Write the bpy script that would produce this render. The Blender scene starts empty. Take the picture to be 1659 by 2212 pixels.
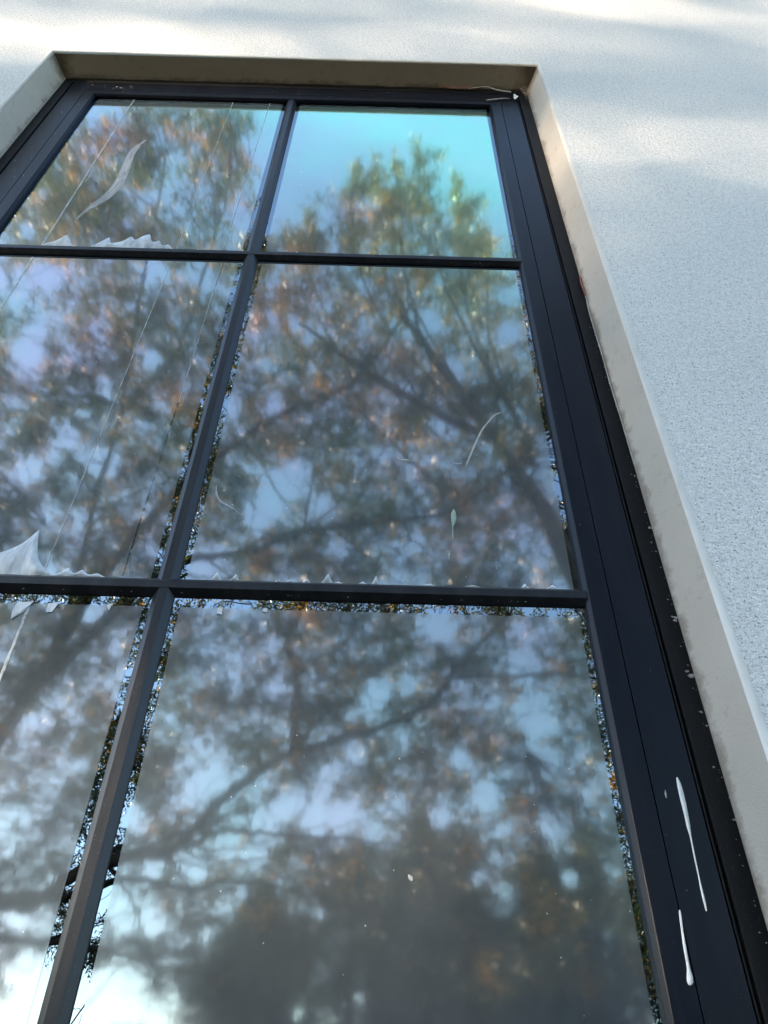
import bpy, math, random
import numpy as np
from mathutils import Vector, Matrix
R = math.radians
sc = bpy.context.scene
col = sc.collection

# ------------------------------------------------------------------ camera
cam_d = bpy.data.cameras.new('camera'); cam = bpy.data.objects.new('camera', cam_d); col.objects.link(cam)
cam_d.sensor_fit = 'HORIZONTAL'; cam_d.sensor_width = 36.0; cam_d.lens = 1612.3 / 1659 * 36
cam_d.clip_start = 0.02; cam_d.clip_end = 3000
fw = Vector((0.002249, 0.749068, 0.662489)); rt = Vector((0.999647, -0.019233, 0.018354)); up = Vector((-0.02649, -0.662214, 0.748846))
m = Matrix((rt, up, -fw)).transposed().to_4x4(); m.translation = Vector((0, -0.9, 0))
cam.matrix_world = m
sc.camera = cam

# ------------------------------------------------------------------ sky, sun, exposure
SUN_AZ, SUN_EL = 55.0, 13.0            # degrees to the left of the wall's outward normal, and up
to_sun = Vector((-math.sin(R(SUN_AZ)) * math.cos(R(SUN_EL)), -math.cos(R(SUN_AZ)) * math.cos(R(SUN_EL)), math.sin(R(SUN_EL))))
w = bpy.data.worlds.new('World'); sc.world = w; w.use_nodes = True
nt = w.node_tree; bg = nt.nodes['Background']
sky = nt.nodes.new('ShaderNodeTexSky'); sky.sky_type = 'NISHITA'; sky.sun_disc = False
sky.sun_elevation = R(SUN_EL); sky.sun_rotation = math.atan2(to_sun.x, to_sun.y)
sky.air_density = 1.0; sky.dust_density = 0.25; sky.ozone_density = 1.2
nt.links.new(sky.outputs['Color'], bg.inputs['Color']); bg.inputs['Strength'].default_value = 0.15
sl = bpy.data.lights.new('sun', 'SUN'); sun = bpy.data.objects.new('sun', sl); col.objects.link(sun)
sl.energy = 4.6; sl.angle = R(0.53); sl.color = (1.0, 0.80, 0.58)
sun.rotation_euler = to_sun.to_track_quat('Z', 'Y').to_euler()
sc.view_settings.view_transform = 'Standard'; sc.view_settings.look = 'None'
sc.view_settings.gamma = 1.0; sc.view_settings.use_curve_mapping = False
sc.view_settings.exposure = 2.88
sc.cycles.max_bounces = 8; sc.cycles.glossy_bounces = 4; sc.cycles.transparent_max_bounces = 8
sc.cycles.caustics_reflective = False; sc.cycles.caustics_refractive = False

# ------------------------------------------------------------------ helpers
def mesh_obj(name, verts, faces, mat, parent=None, smooth=False):
    me = bpy.data.meshes.new(name); me.from_pydata([tuple(map(float, v)) for v in verts], [], faces); me.update()
    if mat is not None: me.materials.append(mat)
    if smooth: me.polygons.foreach_set('use_smooth', [True] * len(me.polygons))
    o = bpy.data.objects.new(name, me); col.objects.link(o)
    if parent: o.parent = parent
    return o

def np_obj(name, V, F, mat, parent=None, smooth=False):
    """V (n,3) array, F (k,4) array of quads"""
    V = np.asarray(V, np.float32); F = np.asarray(F, np.int32); n = F.shape[1]
    me = bpy.data.meshes.new(name)
    me.vertices.add(len(V)); me.vertices.foreach_set('co', V.ravel())
    me.loops.add(F.size); me.loops.foreach_set('vertex_index', F.ravel())
    me.polygons.add(len(F)); me.polygons.foreach_set('loop_start', np.arange(0, F.size, n, dtype=np.int32))
    me.polygons.foreach_set('loop_total', np.full(len(F), n, np.int32))
    me.update(calc_edges=True)
    if smooth: me.polygons.foreach_set('use_smooth', np.ones(len(F), bool))
    if mat is not None: me.materials.append(mat)
    o = bpy.data.objects.new(name, me); col.objects.link(o)
    if parent: o.parent = parent
    return o

def empty(name, loc=(0, 0, 0)):
    o = bpy.data.objects.new(name, None); o.location = loc; o.empty_display_size = .2; col.objects.link(o); return o

def tag(o, label=None, cat=None, group=None, kind=None):
    if label: o['label'] = label
    if cat: o['category'] = cat
    if group: o['group'] = group
    if kind: o['kind'] = kind
    return o

class NT:
    def __init__(s, name):
        s.m = bpy.data.materials.new(name); s.m.use_nodes = True; s.t = s.m.node_tree; s.t.nodes.clear()
        s.out = s.n('ShaderNodeOutputMaterial')
    def n(s, typ, **kw):
        x = s.t.nodes.new(typ)
        for k, v in kw.items():
            if k.startswith('i_'):
                x.inputs[k[2:].replace('_', ' ')].default_value = v
            else: setattr(x, k, v)
        return x
    def l(s, a, b): s.t.links.new(a, b)
    def coord(s, scale=(1, 1, 1), kind='Object'):
        tc = s.n('ShaderNodeTexCoord'); mp = s.n('ShaderNodeMapping'); mp.inputs['Scale'].default_value = scale
        s.l(tc.outputs[kind], mp.inputs['Vector']); return mp.outputs['Vector']
    def noise(s, vec, scale, detail=3, rough=.5, out='Fac'):
        x = s.n('ShaderNodeTexNoise'); x.inputs['Scale'].default_value = scale
        x.inputs['Detail'].default_value = detail; x.inputs['Roughness'].default_value = rough
        s.l(vec, x.inputs['Vector']); return x.outputs[out]
    def ramp(s, fac, stops):
        x = s.n('ShaderNodeValToRGB'); e = x.color_ramp.elements
        while len(e) > len(stops): e.remove(e[-1])
        while len(e) < len(stops): e.new(1)
        for a, (p, c) in zip(e, stops):
            a.position = p; a.color = c if len(c) == 4 else (*c, 1)
        s.l(fac, x.inputs['Fac']); return x.outputs['Color']
    def mix(s, fac, a, b, mode='MIX'):
        x = s.n('ShaderNodeMix', data_type='RGBA', blend_type=mode)
        for i, v in ((0, fac), (6, a), (7, b)):
            if isinstance(v, (int, float)): x.inputs[i].default_value = v
            elif isinstance(v, tuple): x.inputs[i].default_value = v if len(v) == 4 else (*v, 1)
            else: s.l(v, x.inputs[i])
        return x.outputs[2]
    def math(s, op, a, b=0.0):
        x = s.n('ShaderNodeMath', operation=op)
        for i, v in ((0, a), (1, b)):
            if isinstance(v, (int, float)): x.inputs[i].default_value = v
            else: s.l(v, x.inputs[i])
        return x.outputs[0]
    def bump(s, h, strength, dist):
        x = s.n('ShaderNodeBump'); x.inputs['Strength'].default_value = strength; x.inputs['Distance'].default_value = dist
        s.l(h, x.inputs['Height']); return x.outputs['Normal']
    def pbr(s, colr, rough, normal=None, spec=.5, **kw):
        x = s.n('ShaderNodeBsdfPrincipled')
        for k, v in (('Base Color', colr), ('Roughness', rough), ('Specular IOR Level', spec)):
            if isinstance(v, (int, float)): x.inputs[k].default_value = v
            elif isinstance(v, tuple): x.inputs[k].default_value = (*v, 1)
            else: s.l(v, x.inputs[k])
        for k, v in kw.items(): x.inputs[k.replace('_', ' ')].default_value = v
        if normal is not None: s.l(normal, x.inputs['Normal'])
        s.l(x.outputs[0], s.out.inputs['Surface']); return x

# ------------------------------------------------------------------ materials
def mat_stucco():
    a = NT('stucco'); v = a.coord()
    n1 = a.noise(v, 330, 2, .6); n2 = a.noise(v, 120, 2, .5); n3 = a.noise(v, 1.3, 4, .6); n4 = a.noise(v, 75, 4, .7)
    pit = a.ramp(a.noise(v, 210, 2, .65), [(0.33, (.30, .29, .28)), (0.41, (1, 1, 1))])
    big = a.ramp(n3, [(0.3, (.755, .735, .710)), (0.7, (.815, .795, .765))])
    c = a.mix(1.0, big, pit, 'MULTIPLY')
    c = a.mix(1.0, c, a.ramp(n1, [(0.36, (.72, .72, .72)), (0.52, (1, 1, 1))]), 'MULTIPLY')
    c = a.mix(1.0, c, a.ramp(n4, [(0.36, (.86, .86, .86)), (0.58, (1, 1, 1))]), 'MULTIPLY')
    h = a.math('ADD', a.math('MULTIPLY', n2, 1.0), a.math('MULTIPLY', n1, .5))
    a.pbr(c, .92, a.bump(h, .9, .0045), .25); return a.m

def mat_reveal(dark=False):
    a = NT('shaded_soffit_render' if dark else 'painted_reveal_render'); tc = a.n('ShaderNodeTexCoord'); v = tc.outputs['Object']
    n1 = a.noise(v, 260, 3, .6); n2 = a.noise(v, 5, 5, .65); n3 = a.noise(v, 40, 4, .7)
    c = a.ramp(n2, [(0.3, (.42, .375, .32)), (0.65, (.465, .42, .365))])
    c = a.mix(1.0, c, a.ramp(n3, [(0.26, (.84, .81, .77)), (0.42, (1, 1, 1))]), 'MULTIPLY')
    # dirt streak running along the frame joint and gathered in the two top corners (wear with its own shape)
    sx = a.n('ShaderNodeSeparateXYZ'); a.l(v, sx.inputs[0])
    d = a.math('ADD', a.math('SUBTRACT', .075, sx.outputs['Y']), a.math('MULTIPLY', a.math('SUBTRACT', a.noise(v, 22, 4, .7), .5), .05))
    f = a.ramp(d, [(0.0, (1, 1, 1)), (0.012, (0, 0, 0))])
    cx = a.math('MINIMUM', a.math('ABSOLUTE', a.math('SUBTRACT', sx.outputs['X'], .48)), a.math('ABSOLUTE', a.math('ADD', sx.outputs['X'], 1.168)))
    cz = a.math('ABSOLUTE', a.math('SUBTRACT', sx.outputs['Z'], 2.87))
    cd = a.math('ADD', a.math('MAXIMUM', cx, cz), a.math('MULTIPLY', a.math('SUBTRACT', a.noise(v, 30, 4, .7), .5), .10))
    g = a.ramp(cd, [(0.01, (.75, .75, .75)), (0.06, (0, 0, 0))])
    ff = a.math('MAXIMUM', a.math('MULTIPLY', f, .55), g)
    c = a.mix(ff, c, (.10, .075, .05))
    h = a.math('ADD', n1, a.math('MULTIPLY', n3, .8))
    if dark: c = a.mix(1.0, c, (1.0, .87, .72), 'MULTIPLY')  # browner tint puts the soffit's shade into its colour
    a.pbr(c, .8, a.bump(h, .5, .0015), .3); return a.m

def mat_bead():
    a = NT('corner_bead'); v = a.coord()
    c = a.ramp(a.noise(v, 9, 5, .6), [(0.3, (.60, .585, .55)), (0.7, (.74, .725, .69))])
    a.pbr(c, .55, a.bump(a.noise(v, 160, 3, .6), .35, .0012), .4); return a.m

def mat_metal(name, base, rough, dust=.12, spec=.5, coat=.15):
    a = NT(name); v = a.coord()
    n1 = a.noise(v, 700, 2, .5); n2 = a.noise(a.coord((1, 1, .12)), 26, 5, .7); n3 = a.noise(v, 900, 1, .5)
    dd = a.ramp(n2, [(0.45, (0, 0, 0)), (0.85, (dust, dust, dust))])
    c = a.mix(dd, base, (.30, .28, .25))
    sp = a.ramp(n3, [(0.765, (0, 0, 0)), (0.79, (.6, .6, .6))])
    c = a.mix(sp, c, (.45, .43, .40))
    rr = a.ramp(n2, [(0.2, (rough,) * 3), (0.8, (rough + .14,) * 3)])
    a.pbr(c, rr, a.bump(n1, .12, .0004), spec, Coat_Weight=coat, Coat_Roughness=.25); return a.m

def mat_plain(name, colr, rough, nscale=60, var=.25, spec=.4):
    a = NT(name); v = a.coord()
    lo = tuple(x * (1 - var) for x in colr); hi = tuple(min(1, x * (1 + var)) for x in colr)
    c = a.ramp(a.noise(v, nscale, 4, .6), [(0.3, lo), (0.7, hi)])
    a.pbr(c, rough, a.bump(a.noise(v, nscale * 4, 2, .5), .3, .001), spec); return a.m

def mat_glass():
    a = NT('coated_window_glass'); v = a.coord()
    nrm = a.bump(a.noise(v, 3.0, 2, .5), .02, .01)
    g = a.n('ShaderNodeBsdfGlossy'); g.inputs['Roughness'].default_value = .004; g.inputs['Color'].default_value = (.38, .43, .47, 1)
    a.l(nrm, g.inputs['Normal'])
    t = a.n('ShaderNodeBsdfTransparent'); t.inputs['Color'].default_value = (.16, .19, .18, 1)
    fr = a.n('ShaderNodeFresnel'); fr.inputs['IOR'].default_value = 1.5
    fac = a.math('MINIMUM', a.math('ADD', .42, fr.outputs[0]), .95)
    mx = a.n('ShaderNodeMixShader'); a.l(fac, mx.inputs[0]); a.l(t.outputs[0], mx.inputs[1]); a.l(g.outputs[0], mx.inputs[2])
    a.l(mx.outputs[0], a.out.inputs['Surface']); return a.m

def mat_film():
    # a hazy, slightly iridescent solar film stuck on the glass: two glossy lobes, a little milky haze, dust
    a = NT('hazy_solar_film'); tc = a.n('ShaderNodeTexCoord'); v = tc.outputs['Object']
    sx = a.n('ShaderNodeSeparateXYZ'); a.l(v, sx.inputs[0])
    # interference tint: lavender left, cyan green upper right, there also painted brighter for the sky
    pos = a.math('ADD', a.math('MULTIPLY', sx.outputs['X'], .38), a.math('MULTIPLY', sx.outputs['Z'], .29))
    pos = a.math('ADD', pos, a.math('MULTIPLY', a.noise(v, 2.2, 2, .5), .14))
    pos = a.math('ADD', pos, -.11)
    tint = a.ramp(pos, [(0.0, (1.04, .99, .98)), (.33, (1.0, 1.0, .99)), (.48, (.96, 1.15, 1.06)), (.70, (1.08, 2.0, 1.42))])
    lw = a.n('ShaderNodeLayerWeight'); lw.inputs['Blend'].default_value = .5      # reflects more the flatter it is looked along
    fz = a.math('ADD', .78, a.math('MULTIPLY', a.math('POWER', lw.outputs['Facing'], 2.2), 2.3))
    cf = a.n('ShaderNodeCombineColor'); [a.l(fz, cf.inputs[q]) for q in range(3)]
    tint = a.mix(1.0, tint, cf.outputs[0], 'MULTIPLY')
    tint = a.mix(1.0, tint, a.ramp(a.noise(a.coord((1, 1, .7)), 4.2, 3, .55, 'Fac'), [(0.30, (.90, 1.08, 1.0)), (0.5, (1, 1, 1)), (0.66, (1.10, .96, 1.03))]), 'MULTIPLY')
    nb = a.math('ADD', a.noise(a.coord((1, 1, .3)), 42, 3, .6), a.math('MULTIPLY', a.noise(v, 7, 2, .5), 2.0))
    nrm = a.bump(nb, .018, .0022)
    g1 = a.n('ShaderNodeBsdfGlossy'); g1.inputs['Roughness'].default_value = FILM_R1; a.l(nrm, g1.inputs['Normal'])
    g2 = a.n('ShaderNodeBsdfGlossy'); g2.inputs['Roughness'].default_value = FILM_R2; a.l(nrm, g2.inputs['Normal'])
    a.l(a.mix(1.0, tint, (FILM_G1,) * 3, 'MULTIPLY'), g1.inputs['Color']); a.l(a.mix(1.0, tint, (FILM_G2,) * 3, 'MULTIPLY'), g2.inputs['Color'])
    sm = a.ramp(a.noise(a.coord((1, 1, .5)), 6, 5, .65), [(0.35, (.75,) * 3), (0.75, (1.25,) * 3)])
    d = a.n('ShaderNodeBsdfDiffuse'); a.l(a.mix(1.0, sm, tuple(FILM_D * k for k in (.82, 1.0, 1.13)), 'MULTIPLY'), d.inputs['Color'])
    s1 = a.n('ShaderNodeAddShader'); a.l(g1.outputs[0], s1.inputs[0]); a.l(g2.outputs[0], s1.inputs[1])
    s2 = a.n('ShaderNodeAddShader'); a.l(s1.outputs[0], s2.inputs[0]); a.l(d.outputs[0], s2.inputs[1])
    # dust specks
    vo = a.n('ShaderNodeTexVoronoi', feature='F1'); vo.inputs['Scale'].default_value = 85; a.l(v, vo.inputs['Vector'])
    sp = a.math('MULTIPLY', a.math('LESS_THAN', vo.outputs['Distance'], .085), a.math('GREATER_THAN', a.noise(v, 70, 2, .6), .62))
    dd = a.n('ShaderNodeBsdfDiffuse'); dd.inputs['Color'].default_value = (.62, .62, .60, 1)
    mx = a.n('ShaderNodeMixShader'); a.l(a.math('MULTIPLY', sp, .55), mx.inputs[0]); a.l(s2.outputs[0], mx.inputs[1]); a.l(dd.outputs[0], mx.inputs[2])
    a.l(mx.outputs[0], a.out.inputs['Surface']); return a.m

def mat_leaf(name, c1, c2, c3, trans=.5, sunlit=(.43, .245, .080)):
    a = NT(name); g = a.n('ShaderNodeNewGeometry'); rnd = g.outputs['Random Per Island']
    v = a.coord(); cl = a.noise(v, .9, 3, .6)
    f = a.math('ADD', a.math('MULTIPLY', rnd, .55), a.math('MULTIPLY', cl, .45))
    c = a.ramp(f, [(0.25, c1), (0.52, c2), (0.78, c3)])
    tn = a.math('ADD', a.noise(v, 1.7, 3, .6), a.math('MULTIPLY', rnd, .16))
    c = a.mix(a.ramp(tn, [(0.67, (0, 0, 0)), (0.72, (1, 1, 1))]), c, sunlit)  # orange patches painted in for leaves caught by the sun
    d = a.n('ShaderNodeBsdfDiffuse'); a.l(c, d.inputs['Color'])
    t = a.n('ShaderNodeBsdfTranslucent'); a.l(a.mix(1.0, c, (2.2, 2.1, .9), 'MULTIPLY'), t.inputs['Color'])
    gl = a.n('ShaderNodeBsdfGlossy'); gl.inputs['Roughness'].default_value = .32; gl.inputs['Color'].default_value = (.10, .10, .10, 1)
    mx = a.n('ShaderNodeMixShader'); mx.inputs[0].default_value = trans; a.l(d.outputs[0], mx.inputs[1]); a.l(t.outputs[0], mx.inputs[2])
    ad = a.n('ShaderNodeAddShader'); a.l(mx.outputs[0], ad.inputs[0]); a.l(gl.outputs[0], ad.inputs[1])
    a.l(ad.outputs[0], a.out.inputs['Surface']); return a.m

FILM_R1, FILM_R2, FILM_G1, FILM_G2, FILM_D = .042, .12, .198, .036, .051

def mat_peel():
    a = NT('lifted_film'); v = a.coord((1, 1, .4))
    c = a.ramp(a.noise(v, 60, 4, .6), [(0.3, (.56, .60, .65)), (0.7, (.78, .81, .84))])
    p = a.n('ShaderNodeBsdfPrincipled'); a.l(c, p.inputs['Base Color']); p.inputs['Roughness'].default_value = .35
    a.l(a.bump(a.noise(v, 90, 3, .6), .4, .002), p.inputs['Normal'])
    t = a.n('ShaderNodeBsdfTransparent')
    mx = a.n('ShaderNodeMixShader'); a.l(a.ramp(a.noise(v, 45, 3, .6), [(0.3, (.48,) * 3), (0.65, (.92,) * 3)]), mx.inputs[0])
    a.l(t.outputs[0], mx.inputs[1]); a.l(p.outputs[0], mx.inputs[2]); a.l(mx.outputs[0], a.out.inputs['Surface']); return a.m

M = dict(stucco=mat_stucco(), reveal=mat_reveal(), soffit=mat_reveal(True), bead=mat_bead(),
         frame=mat_metal('dark_powder_coated_frame', (.0026, .0042, .0100), .26, .03, .15, .03),
         bar=mat_metal('dusty_powder_coated_bar', (.0040, .0050, .0085), .30, .08, .30, .03),
         jamb=mat_metal('black_outer_frame', (.003, .003, .004), .5, .025, .2, 0),
         gasket=mat_plain('black_rubber_gasket', (.006, .006, .008), .55),
         glass=mat_glass(), film=mat_film(), peel=mat_peel(),
         room=mat_plain('dim_room_paint', (.10, .10, .095), .9),
         paint=mat_plain('dried_white_paint', (.74, .73, .69), .5, 120, .12),
         smear=mat_plain('chalky_smear', (.50, .49, .52), .7, 200, .3),
         dropping=mat_plain('grey_green_dropping', (.42, .50, .44), .8, 250, .3),
         sealant=mat_plain('grey_sealant', (.42, .40, .37), .6, 90, .3),
         rust=mat_plain('red_brown_chip', (.26, .09, .06), .8, 150, .3),
         twig=mat_plain('dry_twig', (.34, .25, .18), .8, 120, .35),
         dryleaf=mat_plain('dry_leaf', (.13, .065, .04), .7, 90, .4),
         ground=mat_plain('dry_earth_and_gravel', (.085, .07, .052), .95, 3, .35),
         bark=mat_plain('tree_bark', (.075, .062, .050), .9, 9, .45),
         roof=mat_plain('roof_felt', (.12, .11, .10), .9, 12, .3),
         leaf=mat_leaf('broad_leaves', (.022, .042, .025), (.036, .062, .034), (.085, .088, .038)),
         leaf2=mat_leaf('feathery_leaves', (.040, .048, .034), (.070, .076, .046), (.15, .120, .06)),
         leaf3=mat_leaf('conifer_needles', (.014, .026, .018), (.022, .038, .024), (.046, .056, .034), .10, (.11, .09, .04)))

# ------------------------------------------------------------------ the house wall with its window opening
XL, XR, ZT, ZB = -1.1799, 0.4958, 2.8834, -1.25       # opening in the wall plane Y = 0 (outside is -Y)
def rect(o, d):
    return [(XL + o, d, ZB + o), (XR - o, d, ZB + o), (XR - o, d, ZT - o), (XL + o, d, ZT - o)]
def ring(name, prof, mat, parent, smooth=False, closed=False):
    V = []; F = []; n = len(prof)
    for o, d in prof: V += rect(o, d)
    rng = range(n) if closed else range(n - 1)
    for i in rng:
        j = (i + 1) % n
        for k in range(4):
            l = (k + 1) % 4
            F.append((4 * i + k, 4 * i + l, 4 * j + l, 4 * j + k))
    return mesh_obj(name, V, F, mat, parent, smooth)

house = empty('house', (0, 0, -1.5)); tag(house, 'off white stucco house wall around the dark framed window', 'house')
def hm(o): o.parent = house; o.matrix_parent_inverse = Matrix.Translation((0, 0, 1.5)); return o
W0, W1, HB, HT = -9.0, 7.0, -1.5, 5.6
RB = .008
# front face ring (wall plane minus bead radius), outer edge, back
xs0 = [W0, XL - RB, XR + RB, W1]; zs0 = [HB, ZB - RB, ZT + RB, HT]
V = [(x, 0, z) for z in zs0 for x in xs0]; F = []
for r in range(3):
    for c in range(3):
        if r == 1 and c == 1: continue
        a = r * 4 + c; F.append((a, a + 1, a + 5, a + 4))
n0 = len(V)
V += [(W0, .3, HB), (W1, .3, HB), (W1, .3, HT), (W0, .3, HT)]
F += [(0, n0, n0 + 1, 3), (3, n0 + 1, n0 + 2, 15), (15, n0 + 2, n0 + 3, 12), (12, n0 + 3, n0, 0)]
wall = hm(mesh_obj('wall', V, F, M['stucco']))
bead = []
for i in range(7):
    t = i / 6 * math.pi / 2
    bead.append((-RB + RB * math.sin(t) - .0, -.0015 + RB - (RB) * math.cos(t)))
bead = [(-RB - .004, .001)] + bead + [(.0006, RB + .004)]
hm(ring('corner_bead', bead, M['bead'], None, True))
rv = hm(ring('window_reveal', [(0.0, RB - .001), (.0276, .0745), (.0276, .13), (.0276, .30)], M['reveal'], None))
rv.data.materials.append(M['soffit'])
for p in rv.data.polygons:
    if p.index % 4 == 2: p.material_index = 1          # the downward face has its shade painted in as a browner colour
# roof slab and the dim room behind the glass
def box(name, a, b, mat, parent=None, flip=False):
    x0, y0, z0 = a; x1, y1, z1 = b
    V = [(x0, y0, z0), (x1, y0, z0), (x1, y1, z0), (x0, y1, z0), (x0, y0, z1), (x1, y0, z1), (x1, y1, z1), (x0, y1, z1)]
    F = [(0, 3, 2, 1), (4, 5, 6, 7), (0, 1, 5, 4), (1, 2, 6, 5), (2, 3, 7, 6), (3, 0, 4, 7)]
    return mesh_obj(name, V, F, mat, parent)
hm(box('roof', (W0 - .1, .02, HT + .002), (W1 + .1, 8.2, HT + .22), M['roof']))
rm = box('room', (-3.5, .302, -1.45), (3.0, 4.6, 3.3), M['room'])
bm_faces = [p for p in rm.data.polygons]
me = rm.data; keep = [tuple(p.vertices) for p in me.polygons if p.index != 2]
vs = [tuple(v.co) for v in me.vertices]; col.objects.unlink(rm)
hm(mesh_obj('room', vs, keep, M['room']))
hm(mesh_obj('side_wall', [(W0, .3, HB), (W0, 8, HB), (W0, 8, HT), (W0, .3, HT), (W1, .3, HB), (W1, 8, HB), (W1, 8, HT), (W1, .3, HT)],
            [(0, 1, 2, 3), (4, 5, 6, 7), (1, 5, 6, 2)], M['stucco']))

# ------------------------------------------------------------------ the window
win = empty('window', (-.342, .08, ZB)); tag(win, 'tall dark metal window with hazy peeling film on its panes', 'window')
def wp(o):
    o.parent = win; o.matrix_parent_inverse = Matrix.Translation((.342, -.08, -ZB)); return o
G = .0885; FD = .0745
wp(ring('outer_frame', [(.020, .14), (.020, .0800), (.030, .0790), (.056, .0766), (.0592, .0768), (.0600, .0780), (.0600, .14)], M['jamb'], None))
wp(ring('gasket', [(.0600, .0870), (.0632, .0870), (.0637, .0800), (.0650, .0790), (.0663, .0800), (.0667, .0870), (.0705, .0870)], M['gasket'], None))
wp(ring('sash_frame', [(.0702, .14), (.0702, .0757), (.0710, FD), (.1279, FD), (.1283, FD + .0006), (.1283, .0850), (.1297, .0850)], M['frame'], None))
wp(ring('glazing_bead', [(.1297, .0860), (.1297, FD + .0006), (.1301, FD), (.1620, FD), (.1634, FD + .0010), (.1680, .0805), (.1690, .0822), (.1690, .0990)], M['frame'], None))

XV, ZH = -.3445, [1.718, .6979, -.322]
GX0, GX1, GZ0, GZ1 = XL + .169, XR - .169, ZB + .169, ZT - .169
def prism(name, axis, c, a, b, front, mat):
    prof = [(-.0172, G + .002), (-.0172, G - .0022), (-.0166, G - .0030), (-.0078, front + .0008), (-.0068, front),
            (.0068, front), (.0078, front + .0008), (.0166, G - .0030), (.0172, G - .0022), (.0172, G + .002)]
    V = []; F = []
    for e in (a, b):
        for o, d in prof:
            V.append((c + o, d, e) if axis == 'v' else (e, d, c + o))
    n = len(prof)
    for i in range(n - 1): F.append((i, i + 1, n + i + 1, n + i))
    return mesh_obj(name, V, F, mat)
EPS = .004
wp(prism('muntin', 'v', XV, GZ0 - EPS, GZ1 + EPS, FD + .0016, M['bar']))
for z in ZH:
    wp(prism('muntin', 'h', z, GX0 - EPS, GX1 + EPS, FD + .0010, M['bar']))

rows = [(ZH[0] + .0172, GZ1), (ZH[1] + .0172, ZH[0] - .0172), (ZH[2] + .0172, ZH[1] - .0172), (GZ0, ZH[2] - .0172)]
cols = [(GX0, XV - .0172), (XV + .0172, GX1)]
rnd = random.Random(4)
FG = .0118
def film_mesh(x0, x1, z0, z1, seams, flares):
    """film cut to the pane with a bare border; seams = [(x_top, width_top, width_bottom)]"""
    Vs = []; Fs = []
    def strip(left, right):
        n = 26; b = len(Vs)
        for i in range(n + 1):
            t = i / n; z = z1 - (z1 - z0) * t
            Vs.append((left(t), G - .0006, z)); Vs.append((right(t), G - .0006, z))
        for i in range(n):
            q = b + 2 * i; Fs.append((q, q + 1, q + 3, q + 2))
    def const(x, amp):
        ph = rnd.random() * 9
        return lambda t: x + amp * math.sin(9 * t + ph) * .6 + amp * math.sin(31 * t + ph * 2) * .4
    edges = [const(x0, .0004)]
    for (xt, xb, w0, w1) in seams:
        ph = rnd.random() * 9
        e = lambda t, s: xt + (xb - xt) * t + s * .5 * (w0 + (w1 - w0) * t) * (1 + .35 * math.sin(23 * t + ph))
        edges.append((lambda t, e=e: e(t, -1))); edges.append((lambda t, e=e: e(t, 1)))
    edges.append(const(x1, .0004))
    for i in range(0, len(edges), 2): strip(edges[i], edges[i + 1])
    return Vs, Fs

SEAMS = {0: [(-.418, -.421, .0006, .0008)],
         1: [(-.412, -.420, .0010, .0020)],
         2: [(-.550, -.556, .0012, .0016), (-.424, -.416, .0028, .0062)],
         3: [(-.885, -.885, .0034, .0034), (-.556, -.556, .0030, .0030), (-.416, -.416, .0060, .0060)]}
TOPG = {0: .004, 1: .0130, 2: .0190, 3: .0150}
panes = {}
for ci, (x0, x1) in enumerate(cols):
    for ri, (z0, z1) in enumerate(rows):
        p = wp(mesh_obj('pane', [(x0 - .006, G, z0 - .006), (x1 + .006, G, z0 - .006), (x1 + .006, G, z1 + .006), (x0 - .006, G, z1 + .006),
                                 (x0 - .006, G + .006, z0 - .006), (x1 + .006, G + .006, z0 - .006), (x1 + .006, G + .006, z1 + .006), (x0 - .006, G + .006, z1 + .006)],
                        [(0, 1, 2, 3)], M['glass']))
        panes[(ci, ri)] = p
        Vs, Fs = film_mesh(x0 + FG, x1 - FG, z0 + .0006, z1 - TOPG[ri], SEAMS[ri] if ci == 0 else [], None)
        f = mesh_obj('window_film', Vs, Fs, M['film']); f.parent = p; f.matrix_parent_inverse = p.matrix_world.inverted()
bpy.context.view_layer.update()
def under(o, par):
    o.parent = par; o.matrix_parent_inverse = par.matrix_world.inverted(); return o

# lifted film: little tents along the bottom edges of the panes
def lifted(outline, base_z, par, name='lifted_film', hgt=.006):
    """outline: list of (x, z) along the upper silhouette; a creased blister standing off the glass"""
    O = [outline[0]] + [tuple((np.array(outline[i - 1]) + 2 * np.array(outline[i]) + np.array(outline[i + 1])) / 4) for i in range(1, len(outline) - 1)] + [outline[-1]]
    for _ in range(2):
        O = [O[0]] + [tuple((np.array(O[i - 1]) + np.array(O[i]) * 2 + np.array(O[i + 1])) / 4) for i in range(1, len(O) - 1)] + [O[-1]]
    O = [(x, z + .0012 * math.sin(x * 140) * math.sin(x * 53 + 1)) for x, z in O]
    V = []; F = []; n = len(O); m = 6; ph = rnd.random() * 9
    for (x, z) in O:
        hh = max(z - base_z, .0004)
        for k in range(m):
            t = k / (m - 1); b = min(hgt, hh * .30) * math.sin(math.pi * min(1, t * .92 + .08)) * (1 + .12 * math.sin(x * 110 + t * 4 + ph))
            V.append((x + .0012 * math.sin(t * 7 + ph + x * 90) * t * (1 - t) * 4, G - .0012 - max(b, 0), base_z + hh * t))
    for i in range(n - 1):
        for k in range(m - 1):
            a = m * i + k; F.append((a, a + m, a + m + 1, a + 1))
    return under(mesh_obj(name, V, F, M['peel'], None, True), par)
def curve(pts, k=5):
    out = []
    for (a, b) in zip(pts[:-1], pts[1:]):
        for i in range(k):
            t = i / k; s = t ** 1.8 if b[1] > a[1] else 1 - (1 - t) ** 1.8
            out.append((a[0] + (b[0] - a[0]) * t, a[1] + (b[1] - a[1]) * s))
    return out + [pts[-1]]
zb = ZH[0] + .0172
lifted(curve([(-.905, zb + .002), (-.860, zb + .028), (-.836, zb + .074), (-.822, zb + .052), (-.800, zb + .012), (-.780, zb + .002)]), zb, panes[(0, 0)])
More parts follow.
